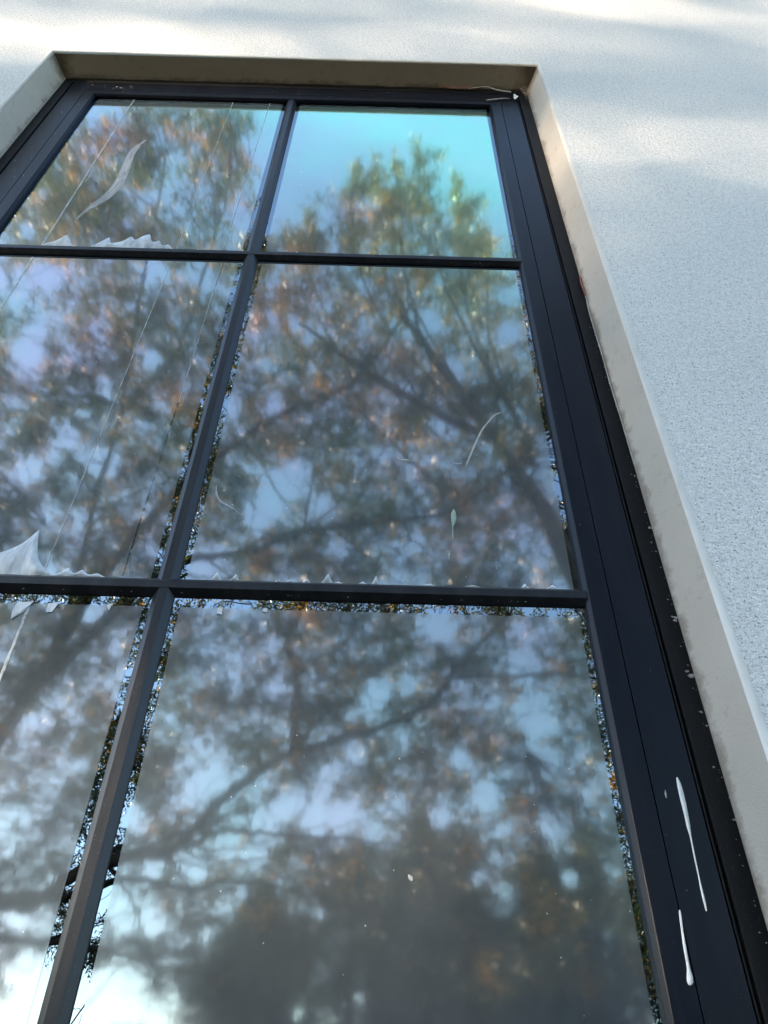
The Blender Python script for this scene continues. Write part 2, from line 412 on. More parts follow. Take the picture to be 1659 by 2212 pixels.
lifted(curve([(-.765, zb + .003), (-.735, zb + .045), (-.722, zb + .066), (-.712, zb + .030), (-.690, zb + .040), (-.667, zb + .074), (-.655, zb + .050),
              (-.640, zb + .070), (-.622, zb + .088), (-.607, zb + .040), (-.592, zb + .058), (-.578, zb + .024), (-.563, zb + .036), (-.545, zb + .006), (-.520, zb + .001)]), zb, panes[(0, 0)])
for x, h, wd in [(-.485, .014, .010), (-.455, .008, .008)]:
    lifted(curve([(x - wd, zb + .001), (x, zb + h), (x + wd, zb + .001)]), zb, panes[(0, 0)])
for x, h, wd in [(-.236, .018, .012), (-.128, .012, .010), (-.060, .011, .012), (-.025, .016, .012), (.107, .026, .012), (-.27, .008, .01), (.01, .006, .01)]:
    lifted(curve([(x - wd, zb + .001), (x + .002, zb + h), (x + wd, zb + .001)]), zb, panes[(1, 0)])
zb = ZH[1] + .0172
lifted(curve([(-.90, zb + .06), (-.72, zb + .038), (-.645, zb + .042), (-.612, zb + .060), (-.592, zb + .088), (-.585, zb + .102), (-.579, zb + .070), (-.566, zb + .034), (-.548, zb + .016), (-.530, zb + .004)]), zb, panes[(0, 1)])
lifted(curve([(-.530, zb + .004), (-.512, zb + .022), (-.500, zb + .006), (-.488, zb + .018), (-.476, zb + .004), (-.462, zb + .012), (-.448, zb + .002)]), zb, panes[(0, 1)])
for x, h, wd in [(-.268, .024, .009), (-.237, .021, .008), (-.167, .008, .006), (-.146, .009, .006), (-.120, .010, .006), (-.087, .026, .010), (-.070, .006, .008), (-.030, .008, .008), (-.008, .026, .006),
                 (.08, .004, .012), (.15, .005, .012), (.235, .012, .006), (.28, .012, .010)]:
    lifted(curve([(x - wd, zb + .001), (x + .001, zb + h), (x + wd, zb + .001)]), zb, panes[(1, 1)])
# film corners folded back below the second bar
zt = ZH[1] - .0172 - .0185
def flap(pts, par, name='lifted_film'):
    V = [(x, G - .0016 - (.002 if i % 2 else 0), z) for i, (x, z) in enumerate(pts)]
    return under(mesh_obj(name, V, [tuple(range(len(V)))], M['peel']), par)
flap([(-.572, zt), (-.545, zt + .002), (-.556, zt - .018), (-.570, zt - .032), (-.574, zt - .016)], panes[(0, 2)])
flap([(-.523, zt), (-.505, zt + .001), (-.512, zt - .016), (-.520, zt - .018)], panes[(0, 2)])
flap([(-.256, zt), (-.247, zt), (-.247, zt - .013), (-.255, zt - .012)], panes[(1, 2)])
flap([(-.185, zt), (-.176, zt), (-.177, zt - .007), (-.184, zt - .006)], panes[(1, 2)])
flap([(-.432, zt), (-.421, zt + .002), (-.424, zt - .010)], panes[(0, 2)])

# narrow marks lying on a plane: scratches, smears, drips
def ribbon(name, pts, mat, y, par, raise_=.0006, tilt=0):
    """pts (x, z, half_width) -> a thin raised ribbon with an arched cross-section"""
    V = []; F = []; n = len(pts); k = 5
    P = [Vector((p[0], 0, p[1])) for p in pts]
    for i in range(n):
        t = (P[min(i + 1, n - 1)] - P[max(i - 1, 0)]).normalized(); s = Vector((t.z, 0, -t.x))
        for j in range(k):
            u = -1 + 2 * j / (k - 1); q = P[i] + s * u * pts[i][2]
            V.append((q.x, y - .0002 - raise_ * (1 - u * u), q.z))
    for i in range(n - 1):
        for j in range(k - 1):
            a = i * k + j; F.append((a, a + 1, a + k + 1, a + k))
    return under(mesh_obj(name, V, F, mat, None, True), par)
def spline(pts, k=6):
    out = []
    for i in range(len(pts) - 1):
        p0, p1, p2, p3 = [np.array(pts[max(0, min(len(pts) - 1, q))], float) for q in (i - 1, i, i + 1, i + 2)]
        for j in range(k):
            t = j / k
            out.append(tuple(.5 * ((2 * p1) + (-p0 + p2) * t + (2 * p0 - 5 * p1 + 4 * p2 - p3) * t * t + (-p0 + 3 * p1 - 3 * p2 + p3) * t ** 3)))
    return out + [tuple(pts[-1])]
def mat_fade(name, colr, lo, hi, scale):
    a = NT(name); v = a.coord((1, 1, .35))
    d = a.n('ShaderNodeBsdfDiffuse'); d.inputs['Color'].default_value = (*colr, 1); t = a.n('ShaderNodeBsdfTransparent')
    mx = a.n('ShaderNodeMixShader'); a.l(a.ramp(a.noise(v, scale, 4, .7), [(0.32, (lo,) * 3), (0.68, (hi,) * 3)]), mx.inputs[0])
    a.l(t.outputs[0], mx.inputs[1]); a.l(d.outputs[0], mx.inputs[2]); a.l(mx.outputs[0], a.out.inputs['Surface']); return a.m
M['smear'] = mat_fade('chalky_smear', (.62, .62, .66), .30, .90, 30)
M['edge'] = mat_fade('pale_film_edge', (.58, .62, .64), .25, .85, 120)
M['haze_smear'] = mat_fade('thin_chalky_haze', (.64, .64, .67), .28, .58, 40)
M['scratch'] = mat_fade('pale_scratch', (.62, .63, .62), .35, .8, 300)
sw = [(-.835, 1.885, .001), (-.818, 1.945, .006), (-.790, 2.010, .012), (-.776, 2.09, .014), (-.780, 2.19, .013), (-.786, 2.29, .010), (-.776, 2.36, .005), (-.765, 2.39, .001)]
ribbon('smear', spline(sw), M['haze_smear'], G - .0009, panes[(0, 0)], .00005)
for k, u in enumerate((-.95, -.6, -.35, 0, .3, .55, .9)):
    a0, a1 = [(0, 8), (1, 7), (2, 8), (0, 6), (1, 8), (3, 7), (0, 7)][k]
    ribbon('smear', spline([(x + u * w_ * (1 + .2 * math.sin(k + 3 * z)), z - .012 * u, max(.0003, w_ * (.05 + .05 * ((k * 7) % 3)))) for x, z, w_ in sw[a0:a1]]), M['smear'], G - .00105 - .00002 * k, panes[(0, 0)], .00002)
ribbon('scratch', spline([(-.872, 2.10, .0004), (-.868, 2.14, .0012), (-.866, 2.18, .0003)]), M['scratch'], G - .0012, panes[(0, 0)], .0001)
ribbon('scratch', spline([(.236, 1.150, .0004), (.219, 1.139, .0018), (.205, 1.118, .0016), (.190, 1.092, .0017), (.172, 1.045, .0017), (.158, 1.004, .0014), (.154, .992, .0005)]), M['scratch'], G - .0012, panes[(1, 1)], .0002)
ribbon('scratch', spline([(.024, 1.014, .0004), (.031, 1.006, .0016), (.042, 1.006, .0016), (.054, 1.001, .0004)]), M['scratch'], G - .0012, panes[(1, 1)], .0002)
ribbon('scratch', spline([(.127, 1.000, .0003), (.137, .999, .0010), (.147, 1.000, .0003)]), M['scratch'], G - .0012, panes[(1, 1)], .0002)
ribbon('scratch', spline([(-.302, .926, .0006), (-.298, .905, .0013), (-.287, .887, .0014), (-.265, .872, .0010), (-.239, .851, .0003)]), M['scratch'], G - .0012, panes[(1, 1)], .0002)
M['drop3'] = mat_fade('worn_white_paint', (.60, .60, .57), .10, .9, 700)
M['drop2'] = mat_fade('grey_green_dropping', (.42, .52, .44), .45, .9, 260)
ribbon('dropping_streak', spline([(.1265, .884, .0006), (.126, .874, .0042), (.1255, .862, .0046), (.1245, .852, .0034), (.123, .843, .0010), (.1225, .825, .0014), (.122, .815, .0012)]), M['drop2'], G - .0012, panes[(1, 1)], .0006)
ribbon('dropping_streak', spline([(.1155, .790, .0006), (.114, .780, .0011), (.113, .771, .0004)]), M['drop2'], G - .0012, panes[(1, 1)], .0003)
ribbon('dropping_streak', spline([(.044, .276, .0008), (.047, .272, .0026), (.049, .269, .0008)]), M['scratch'], G - .0012, panes[(1, 2)], .0006)
# pale overlapping edges of the film strips in the left hand panes
for (ri, xa, xb, wd, k0, k1) in [(0, -.879, -.882, .0026, 0, 1), (1, -.884, -.885, .0026, 0, 1), (0, -.544, -.540, .0010, 0, 1), (1, -.540, -.549, .0010, 0, 1),
                                 (2, -.551, -.553, .0024, 0, .45), (2, -.555, -.556, .0020, .55, 1), (0, -.4185, -.4210, .0010, 0, 1), (1, -.4135, -.417, .0010, 0, .55)]:
    z0, z1 = rows[ri]; z1 -= TOPG[ri]; zz = np.linspace(z1 - (z1 - z0) * k0, z1 - (z1 - z0) * k1, 60)
    pts = [(xa + (xb - xa) * (z1 - z) / (z1 - z0) + rnd.uniform(-1, 1) * wd * .16, z, wd * rnd.uniform(.75, 1.1)) for z in zz]
    ribbon('film_edge', pts, M['edge'], G - .0012, panes[(0, ri)], .0003)
# dried white paint on the right stile
sash = [o for o in win.children if o.name.startswith('sash_frame')][0]
thin = lambda L: [(x + rnd.uniform(-1, 1) * .0002, z, w_ * .74 * rnd.uniform(.82, 1.15)) for x, z, w_ in L]
ribbon('paint_drip', spline(thin([(.4030, .402, .0012), (.4036, .394, .0036), (.4035, .377, .0042), (.4028, .352, .0042), (.4024, .338, .0030), (.4018, .325, .0016), (.4006, .302, .0015), (.3996, .276, .0013),
                             (.3994, .262, .0020), (.3990, .248, .0018), (.3987, .240, .0008)])), M['paint'], FD, sash, .0016)
ribbon('paint_drip', spline(thin([(.3668, .2405, .0008), (.3664, .236, .0022), (.3645, .218, .0023), (.3632, .200, .0025), (.3624, .182, .0030), (.3616, .172, .0042), (.3606, .166, .0040), (.3603, .1635, .0010)])), M['paint'], FD, sash, .0020)
ribbon('paint_drip', spline(thin([(.3830, .385, .0004), (.3826, .380, .0016), (.3820, .374, .0004)])), M['scratch'], FD, sash, .0005)

# paint spatter flecks: on the outer frame (right), on the top members and bars
def spatter(name, spots, par, mat):
    V = []; F = []
    for (x, y, z, r, e) in spots:
        b = len(V); n = 7; a0 = rnd.random() * 6
        V.append((x, y - r * .35, z))
        for i in range(n):
            a = a0 + 2 * math.pi * i / n; rr = r * rnd.uniform(.55, 1.25)
            V.append((x + rr * math.cos(a) * e, y, z + rr * math.sin(a) / e))
        for i in range(n): F.append((b, b + 1 + i, b + 1 + (i + 1) % n))
    return under(mesh_obj(name, V, F, mat, None, True), par)
outer = [o for o in win.children if o.name.startswith('outer_frame')][0]
sp = []
for i in range(105):
    z = rnd.choice([.2, .3, .45, .6, .75, .9, 1.1, 1.4]) + rnd.gauss(0, .10); x = XR - .0276 - abs(rnd.gauss(0, .010)) - .001
    if x < XR - .054: continue
    sp.append((x, .0785, z, rnd.choice([.0005, .0006, .0008, .0010, .0018]), rnd.uniform(.8, 1.5)))
for x, z, r in [(.4655, .845, .0042), (.466, .66, .0035), (.462, .655, .0030), (.460, .662, .0022), (.464, .558, .0045), (.459, .566, .0035), (.462, .50, .0022), (.458, .42, .0020), (.465, .35, .0022)]:
    sp.append((x, .0783, z, r, 1.3))
spatter('paint_spatter', [q for q in sp if q[3] < .0015], outer, M['scratch']); spatter('paint_spatter', [q for q in sp if q[3] >= .0015], outer, M['drop3'])
sp = []
for i in range(26):
    x = rnd.uniform(XL + .08, XR - .1); sp.append((x, FD, ZT - rnd.uniform(.075, .15), rnd.choice([.0006, .0009, .0014]), rnd.uniform(.8, 1.8)))
for i in range(16): sp.append((-.96 + rnd.gauss(0, .03), FD, ZT - .085 - abs(rnd.gauss(0, .02)), rnd.uniform(.0008, .0022), 1.6))
for i in range(24): sp.append((XL + rnd.uniform(.075, .16), FD, rnd.uniform(1.8, 2.7), rnd.choice([.0007, .0010, .0016]), 1))
for i in range(16): sp.append((XR - rnd.uniform(.075, .16), FD, rnd.uniform(.2, 2.6), rnd.choice([.0004, .0006]), 1))
spatter('paint_spatter', sp, sash, M['paint'])
bars = [o for o in win.children if o.name.startswith('muntin')]
for bar, z in zip(bars[1:3], ZH[:2]):
    sp = [(rnd.uniform(-.9, .3), G - .007, z - .0125, rnd.choice([.0006, .0008, .0012]), 1.6) for i in range(36)]
    spatter('paint_spatter', sp, bar, M['scratch'])

# peeling strip of sealant along the right reveal, and a red brown chip over it
def strip3(name, pts, wd, mat, par):
    V = []; F = []
    for i, p in enumerate(pts):
        wv = wd if isinstance(wd, float) else wd[i]
        V += [(p[0] - wv, p[1], p[2]), (p[0], p[1] - wv * .7, p[2] + .001), (p[0] + wv, p[1] + .001, p[2]), (p[0], p[1] + wv, p[2])]
    for i in range(len(pts) - 1):
        for k in range(4):
            a = 4 * i + k; b = 4 * i + (k + 1) % 4; F.append((a, b, b + 4, a + 4))
    return under(mesh_obj(name, V, F, mat, None, True), par)
bpy.context.view_layer.update()
reveal = [o for o in house.children if o.name.startswith('window_reveal')][0]
xr = XR - .0276
strip3('peeling_sealant', spline([(xr - .001, .074, 1.560), (xr - .0045, .072, 1.50), (xr - .005, .071, 1.42), (xr - .0035, .072, 1.33), (xr - .0035, .073, 1.22), (xr - .002, .073, 1.12), (xr - .001, .0745, 1.00)]), .0013, M['sealant'], reveal)
strip3('peeling_sealant', spline([(xr - .001, .073, 1.640), (xr - .0040, .071, 1.615), (xr - .0042, .070, 1.585), (xr - .002, .072, 1.560)]), .0022, M['rust'], reveal)
xl = XL + .0276
strip3('peeling_sealant', spline([(xl + .0005, .0745, 2.855), (xl + .002, .073, 2.5), (xl + .0005, .0742, 2.2), (xl + .002, .0735, 1.9)]), .0011, M['sealant'], reveal)
ribz = ZT - .0276
strip3('peeling_sealant', [(x, .0745 - .002 * abs(math.sin(x * 17)), ribz - .001 - .0025 * abs(math.sin(x * 9 + 1))) for x in np.linspace(XL + .05, XR - .05, 40)], .0011, M['gasket'], reveal)

# debris caught in the top right corner
def tube_np(P, Rad, seg=6):
    P = np.asarray(P, float); Rad = np.asarray(Rad, float); n = len(P)
    T = np.gradient(P, axis=0); T /= np.linalg.norm(T, axis=1)[:, None] + 1e-9
    ref = np.array([.31, .27, .91]); A = np.cross(T, ref); A /= np.linalg.norm(A, axis=1)[:, None] + 1e-9; B = np.cross(T, A)
    th = np.linspace(0, 2 * np.pi, seg, endpoint=False)
    V = P[:, None, :] + Rad[:, None, None] * (np.cos(th)[None, :, None] * A[:, None, :] + np.sin(th)[None, :, None] * B[:, None, :])
    i = np.arange(n - 1)[:, None] * seg; j = np.arange(seg)[None, :]; j2 = (j + 1) % seg
    F = np.stack([i + j, i + j2, i + seg + j2, i + seg + j], -1).reshape(-1, 4)
    return V.reshape(-1, 3), F
def tube_obj(name, pts, rads, mat, parent=None):
    V_, F_ = tube_np(pts, rads); return np_obj(name, V_, F_, mat, parent, True)
t = tube_obj('dry_twig', spline([(.262, .068, 2.838), (.32, .062, 2.842), (.36, .066, 2.828), (.405, .062, 2.800)]), np.linspace(.0016, .0026, 19), M['sealant'])
tag(t, 'thin pale curved twig caught under the reveal at the top right corner of the window', 'twig')
t = tube_obj('straw', spline([(.318, .0715, 2.745), (.345, .0700, 2.752), (.372, .0705, 2.764), (.398, .0715, 2.768)]), np.linspace(.0030, .0016, 19), M['sealant'])
tag(t, 'short pale straw stem lying on the top right corner of the dark sash', 'straw')
V = []; F = []
for i in range(9):
    a = 2 * math.pi * i / 9; V.append((.421 + .009 * math.cos(a), .066 + .005 * math.sin(a * 2), 2.775 + .017 * math.sin(a)))
V.append((.421, .062, 2.775)); F = [(9, i, (i + 1) % 9) for i in range(9)]
t = mesh_obj('paper_scrap', V, F, M['paint'], None, True); tag(t, 'small crumpled white scrap wedged in the top right corner of the window frame', 'scrap')
V = []; F = []; xs = np.linspace(.16, .30, 12)
for i, x in enumerate(xs):
    ww = .006 * math.sin(math.pi * (i + .3) / 12); V += [(x, .070, 2.850 + ww * .5 + .002 * math.sin(i)), (x, .064 - .002 * math.sin(i * 1.3), 2.850), (x, .0715, 2.850 - ww)]
for i in range(11):
    for k in range(2): a = 3 * i + k; F.append((a, a + 3, a + 4, a + 1))
t = mesh_obj('dead_leaf', V, F, M['dryleaf'], None, True); tag(t, 'curled brown dead leaf hanging from the dark strip under the reveal', 'leaf')
cob = []; CF = []
rr = random.Random(8)
for k in range(26):
    p0 = np.array([xr - rr.uniform(.001, .03), rr.uniform(.055, .073), 2.852 - abs(rr.gauss(0, .02))]); p1 = np.array([xr - .001, rr.uniform(.05, .073), 2.80 + rr.uniform(-.07, .05)])
    pts = [p0 + (p1 - p0) * t_ + np.array([-.004, 0, -.004]) * math.sin(math.pi * t_) for t_ in np.linspace(0, 1, 6)]
    v_, f_ = tube_np(pts, np.full(6, .00035), 3); CF.append(f_ + len(np.concatenate(cob)) if cob else f_); cob.append(v_)
t = np_obj('cobweb', np.concatenate(cob), np.concatenate(CF), M['twig']); tag(t, 'dusty brown cobweb strands in the top right corner of the reveal', 'cobweb')

# ------------------------------------------------------------------ ground
g = mesh_obj('ground', [(-400, -600, -1.5), (400, -600, -1.5), (400, 200, -1.5), (-400, 200, -1.5)], [(0, 1, 2, 3)], M['ground']); tag(g, kind='structure')

# ------------------------------------------------------------------ trees in front of the window (seen in its glass)
rng = np.random.default_rng(11)
def leaf_quads(C, L, Wd, droop=0.0, rng=rng):
    """C (n,3) leaf bases -> folded diamond leaves"""
    n = len(C); d = rng.normal(size=(n, 3)); d[:, 2] -= droop; d /= np.linalg.norm(d, axis=1)[:, None]
    s = rng.normal(size=(n, 3)); s -= (s * d).sum(1)[:, None] * d; s /= np.linalg.norm(s, axis=1)[:, None]
    k = rng.uniform(.65, 1.25, n)[:, None]; up_ = np.cross(d, s)
    a = C; b = C + d * L * .45 * k + s * Wd * .5 * k + up_ * Wd * .12; c = C + d * L * k; e = C + d * L * .45 * k - s * Wd * .5 * k + up_ * Wd * .12
    V = np.stack([a, b, c, e], 1).reshape(-1, 3); F = np.arange(4 * n).reshape(n, 4)
    return V, F
Mir = np.array([0, .9 + 2 * G, 0.])
# open places in the crown where the sky shows: (x, y, z, radius)
GAPS = np.array([[-5.09, -3.99, 13.37, 0.31], [-5.32, -4.51, 10.26, 0.2], [-2.15, -4.17, 12.35, 0.38], [-2.25, -4.45, 10.73, 0.28], [-1.89, -4.11, 12.75, 0.61], [-2.73, -4.76, 9.66, 0.37], [-4.82, -4.78, 9.48, 0.33], [-3.2, -5.27, 8.26, 0.25], [-4.91, -5.22, 8.32, 0.38], [-3.68, -5.87, 6.87, 0.36], [-4.15, -5.71, 7.2, 0.24], [-4.61, -5.92, 6.72, 0.3], [-4.34, -6.19, 6.17, 0.24], [-1.66, -4.81, 9.56, 0.2], [-0.33, -4.84, 9.55, 0.23], [0.61, -5.05, 8.99, 0.33], [-1.51, -5.54, 7.68, 0.22], [-2.07, -5.52, 7.72, 0.28], [0.8, -5.65, 7.52, 0.34], [-1.37, -6.0, 6.66, 0.42], [-1.58, -6.17, 6.32, 0.36], [-0.75, -6.14, 6.4, 0.3], [0.93, -5.33, 8.31, 0.29], [0.3, -5.46, 7.95, 0.25], [-2.01, -6.41, 5.81, 0.23], [0.45, -6.33, 6.06, 0.18], [1.75, -4.89, 9.49, 0.27], [1.72, -5.11, 8.9, 0.29], [-0.03, -7.41, 4.47, 0.35], [0.37, -7.34, 4.57, 0.23], [0.77, -6.9, 5.2, 0.35], [1.94, -7.51, 4.38, 0.41], [1.84, -7.18, 4.84, 0.35], [-0.37, -8.29, 3.26, 0.31], [-1.12, -8.21, 3.36, 0.28], [-1.43, -8.04, 3.57, 0.23], [-2.16, -8.08, 3.5, 0.28], [-1.86, -8.64, 3.0, 0.26], [-2.32, -9.01, 2.86, 0.35], [-1.42, -8.67, 3.0, 0.29], [-2.79, -9.09, 2.82, 0.24], [-0.69, -9.88, 2.56, 0.14], [0.81, -8.29, 3.29, 0.23], [1.34, -9.22, 2.87, 0.21], [2.12, -7.91, 3.84, 0.35], [1.38, -8.14, 3.51, 0.34], [2.24, -8.34, 3.26, 0.34], [1.08, -7.88, 3.86, 0.23], [-3.64, -11.38, 1.8, 0.59], [-4.42, -11.38, 1.78, 0.78], [-3.28, -11.04, 1.97, 0.32], [-4.73, -10.96, 1.98, 0.51], [-2.91, -10.03, 2.44, 0.34], [-4.66, -9.94, 2.44, 0.24], [-1.04, -11.72, 1.68, 0.17], [-0.12, -11.38, 1.87, 0.14], [-0.65, -7.74, 3.99, 0.11], [-3.28, -7.08, 4.83, 0.17], [-3.59, -6.84, 5.15, 0.2], [-4.13, -7.61, 4.08, 0.23], [-3.59, -7.91, 3.69, 0.17], [-1.25, -7.34, 4.52, 0.17], [-2.19, -7.74, 3.95, 0.14], [2.55, -9.26, 2.88, 0.21], [-1.28, -5.05, 8.9, 0.16], [2.16, -5.87, 7.09, 0.18], [-0.06, -5.81, 7.12, 0.18]])
GD = GAPS[:, :3] - Mir; GL = np.linalg.norm(GD, axis=1); GU = GD / GL[:, None]; GA = .66 * GAPS[:, 3] / GL
def open_depth(P):
    """how far inside an opening of the crown each point lies (1 = centre line, 0 = edge)"""
    d = P - Mir; l = np.linalg.norm(d, axis=1); u = d / l[:, None]
    c = np.clip(u @ GU.T, -1, 1); a = np.arccos(c) / GA[None, :]
    return 1 - a.min(1)
def crown_y(z): return np.interp(z, [1.5, 3.1, 5.8, 10.3, 13.5], [-11.9, -8.4, -6.4, -4.5, -4.0])

def crown(name_mat, centres, r, per, L, Wd, droop, parent, twigs=True, strength=1.0, keep_open=.15):
    """leafy sprays round centres; returns crown object"""
    Cs = []; TV = []; TF = []; nb = 0
    for ci_, c in enumerate(centres):
        rr0 = r if np.isscalar(r) else r[ci_]; ns = rng.integers(4, 8)
        for k in range(ns):
            d = rng.normal(size=3) * [1, 1, .8]; d[2] -= droop * .5; d /= np.linalg.norm(d); ln = rr0 * rng.uniform(.5, 1.25)
            tpar = np.linspace(0, 1, 5)[:, None]; sag = np.array([0, 0, -.18 * ln]) * tpar ** 2
            P = c + d * ln * tpar + sag
            if twigs:
                v, f = tube_np(P, np.linspace(.0045, .0015, 5), 3); TV.append(v); TF.append(f + nb); nb += len(v)
            n = int(per * (1 if np.isscalar(r) else rr0 / r.max()) / ns); tt = rng.uniform(.15, 1.05, n)[:, None]
            Cs.append(c + d * ln * tt + np.array([0, 0, -.18 * ln]) * tt ** 2 + rng.normal(size=(n, 3)) * rr0 * .10)
    C = np.concatenate(Cs)
    od = open_depth(C)
    C = C[(od < .12) | (rng.random(len(C)) < keep_open * (1 - np.clip(od, 0, 1)))]
    V, F = leaf_quads(C, L, Wd, droop)
    o = np_obj('crown', V, F, M[name_mat], parent)
    if twigs: np_obj('twigs', np.concatenate(TV), np.concatenate(TF), M['bark'], parent)
    return o
def to_local(root, *objs):
    for o in objs: o.matrix_parent_inverse = Matrix.Translation(-root.location)
def limb_np(lst):
    VV = []; FF = []; nb = 0
    for (w0, w1), pts in lst:
        P = np.array(spline([tuple(p) for p in pts], 5)); P += rng.normal(size=P.shape) * .012
        v, f = tube_np(P, np.linspace(w0, w1, len(P)) * (1 + .08 * rng.normal(size=len(P))) * .5, 8); VV.append(v); FF.append(f + nb); nb += len(v)
    return np.concatenate(VV), np.concatenate(FF)
def side_branches(lst, n, ln, depth=2):
    """smaller limbs leaving the given ones"""
    out = []; cur = lst
    for lev in range(depth):
        new = []
        for (w0, w1), pts in cur:
            P = np.array(pts)
            for k in range(n):
                i = rng.integers(0, len(P) - 1); t_ = rng.random(); b = P[i] * (1 - t_) + P[i + 1] * t_
                T = P[i + 1] - P[i]; T /= np.linalg.norm(T); d = T * .7 + rng.normal(size=3) * [.6, .35, .6] + [0, 0, .12]; d /= np.linalg.norm(d)
                l_ = ln * rng.uniform(.6, 1.3) / (lev * .7 + 1); q = [b]
                for s in range(4):
                    d = d + rng.normal(size=3) * .22; d /= np.linalg.norm(d); q.append(q[-1] + d * l_ / 4)
                ww = (w0 + (w1 - w0) * (i + t_) / len(P)) * .42
                new.append(((max(ww, .008), max(ww * .3, .004)), [tuple(x) for x in q]))
        out += new; cur = new; n = max(2, n - 3)
    return out
LIMBS = [[[0.16, 0.05], [[-3.98, -8.51, 2.22], [-3.56, -8.41, 2.53], [-3.07, -8.31, 2.71], [-2.35, -8.21, 2.83], [-1.9, -8.01, 3.27], [-1.46, -7.81, 3.58], [-1.03, -7.61, 3.75], [0.04, -7.41, 4.02], [0.62, -7.21, 4.26], [0.9, -7.01, 4.58], [1.2, -6.91, 4.86], [1.61, -6.71, 5.22]]], [[0.07, 0.02], [[-2.2, -8.11, 2.8], [-1.81, -8.01, 2.97], [-1.36, -7.91, 2.94], [-0.91, -7.91, 2.9], [0.02, -8.11, 2.93], [0.8, -8.31, 2.84]]], [[0.035, 0.012], [[-2.2, -8.11, 2.78], [-1.89, -8.01, 2.64], [-1.14, -7.91, 2.67]]], [[0.05, 0.015], [[0.9, -7.01, 4.51], [1.56, -7.11, 4.59], [2.22, -7.21, 4.7], [2.9, -7.21, 4.63]]], [[0.12, 0.04], [[-2.84, -6.51, 5.5], [-2.5, -6.51, 5.8], [-1.67, -6.41, 5.89], [-1.02, -6.31, 6.18], [-0.07, -6.21, 6.27], [0.74, -6.11, 6.35], [1.14, -6.01, 6.53], [1.77, -5.81, 7.02]]], [[0.12, 0.03], [[-2.71, -6.11, 6.63], [-2.34, -6.01, 7.06], [-1.84, -5.91, 7.56], [-1.3, -5.81, 7.98], [-0.6, -5.61, 8.19], [-0.1, -5.41, 8.8], [0.43, -5.11, 9.78], [0.83, -4.81, 10.33]]], [[0.1, 0.03], [[-3.69, -8.91, 2.45], [-3.24, -8.91, 2.62], [-2.72, -8.91, 2.65], [-2.26, -8.91, 2.58], [-1.67, -9.11, 2.74], [-0.92, -9.41, 2.67]]], [[0.08, 0.03], [[-4.35, -9.41, 2.07], [-3.41, -9.41, 2.0], [-2.7, -9.51, 1.87], [-2.04, -9.91, 1.81]]], [[0.1, 0.03], [[-4.37, -7.51, 4.39], [-3.97, -6.91, 5.39], [-3.91, -6.51, 6.62], [-3.69, -5.91, 7.83], [-3.63, -5.11, 9.46], [-3.59, -4.51, 11.07], [-3.66, -4.21, 12.34]]], [[0.06, 0.02], [[-3.69, -5.91, 7.83], [-3.04, -5.51, 8.8], [-2.69, -4.81, 10.14], [-2.6, -4.51, 11.59], [-2.7, -4.21, 12.95]]], [[0.12, 0.03], [[-1.03, -7.61, 3.75], [-1.01, -7.31, 4.51], [-1.15, -7.01, 4.99], [-0.95, -6.81, 5.42], [-0.74, -6.51, 5.94]]]]
LIMBS = [((a[0], a[1]), [tuple(p) for p in b]) for a, b in LIMBS]
def near_limbs(P, limbs):
    Q = np.concatenate([np.array(spline(p, 4)) for _, p in limbs]); D = np.linalg.norm(P[:, None] - Q[None], axis=2); j = D.argmin(1); return Q[j], D.min(1)

# --- the big broadleaf tree whose limbs arch over the garden in front of the window
A = empty('broadleaf_tree', (-6.2, -9.6, -1.5)); tag(A, 'big spreading broadleaf tree with long arching limbs, mirrored across the left and lower panes', 'tree')
trunk = [((.62, .40), [(-6.2, -9.6, -1.6), (-6.0, -9.5, .2), (-5.6, -9.2, 1.6), (-4.9, -8.8, 2.4)]),
         ((.30, .16), [(-4.9, -8.8, 2.3), (-4.4, -8.6, 2.3), (-3.98, -8.51, 2.22)]), ((.22, .12), [(-4.9, -8.8, 2.3), (-4.4, -8.9, 2.4), (-3.69, -8.91, 2.45)]),
         ((.16, .10), [(-5.2, -9.0, 2.0), (-4.8, -9.3, 2.1), (-4.35, -9.41, 2.07)]), ((.34, .18), [(-5.6, -9.2, 1.6), (-5.2, -8.4, 3.2), (-4.37, -7.51, 4.39)]),
         ((.20, .12), [(-4.37, -7.51, 4.39), (-3.6, -7.0, 5.0), (-2.84, -6.51, 5.5)]), ((.20, .12), [(-4.37, -7.51, 4.39), (-3.6, -6.7, 5.6), (-2.71, -6.11, 6.63)])]
sb = side_branches(LIMBS, 6, 1.5)
N = 13000
Pz = 1.9 + (rng.random(N) ** 1.15) * 11.6; Px = rng.uniform(-6.0, 4.2, N)
P = np.stack([Px, crown_y(Pz) + rng.normal(size=N) * .45, Pz + rng.normal(size=N) * .1], 1)
# the left crown reaches highest; on the right another tree takes over above 8 m
ok = (P[:, 0] < -2.2) | (P[:, 2] < 8.3)
# thin, uneven density
from mathutils import noise as mnoise
nz = np.array([mnoise.fractal(Vector(p) * .75, 1.0, 2.0, 3) for p in P])
ok &= nz > np.where((P[:, 2] > 9.6), .02, -.34)
ok &= open_depth(P) < .05
PA = P[ok]
PA = PA[:5200]
Q, D = near_limbs(PA, LIMBS + sb)
links = []
for p, q, d in zip(PA, Q, D):
    if d < 2.2 and rng.random() < .3:
        mid = (p + q) / 2 + rng.normal(size=3) * .12 + [0, 0, -.05]; links.append(((.016, .006), [tuple(q), tuple(mid), tuple(p)]))
V, F = limb_np(trunk + LIMBS + sb + links)
o = np_obj('trunk', V, F, M['bark'], A, True)
crown('leaf', PA, .25, 95, .052, .020, .25, A)
to_local(A, *A.children)

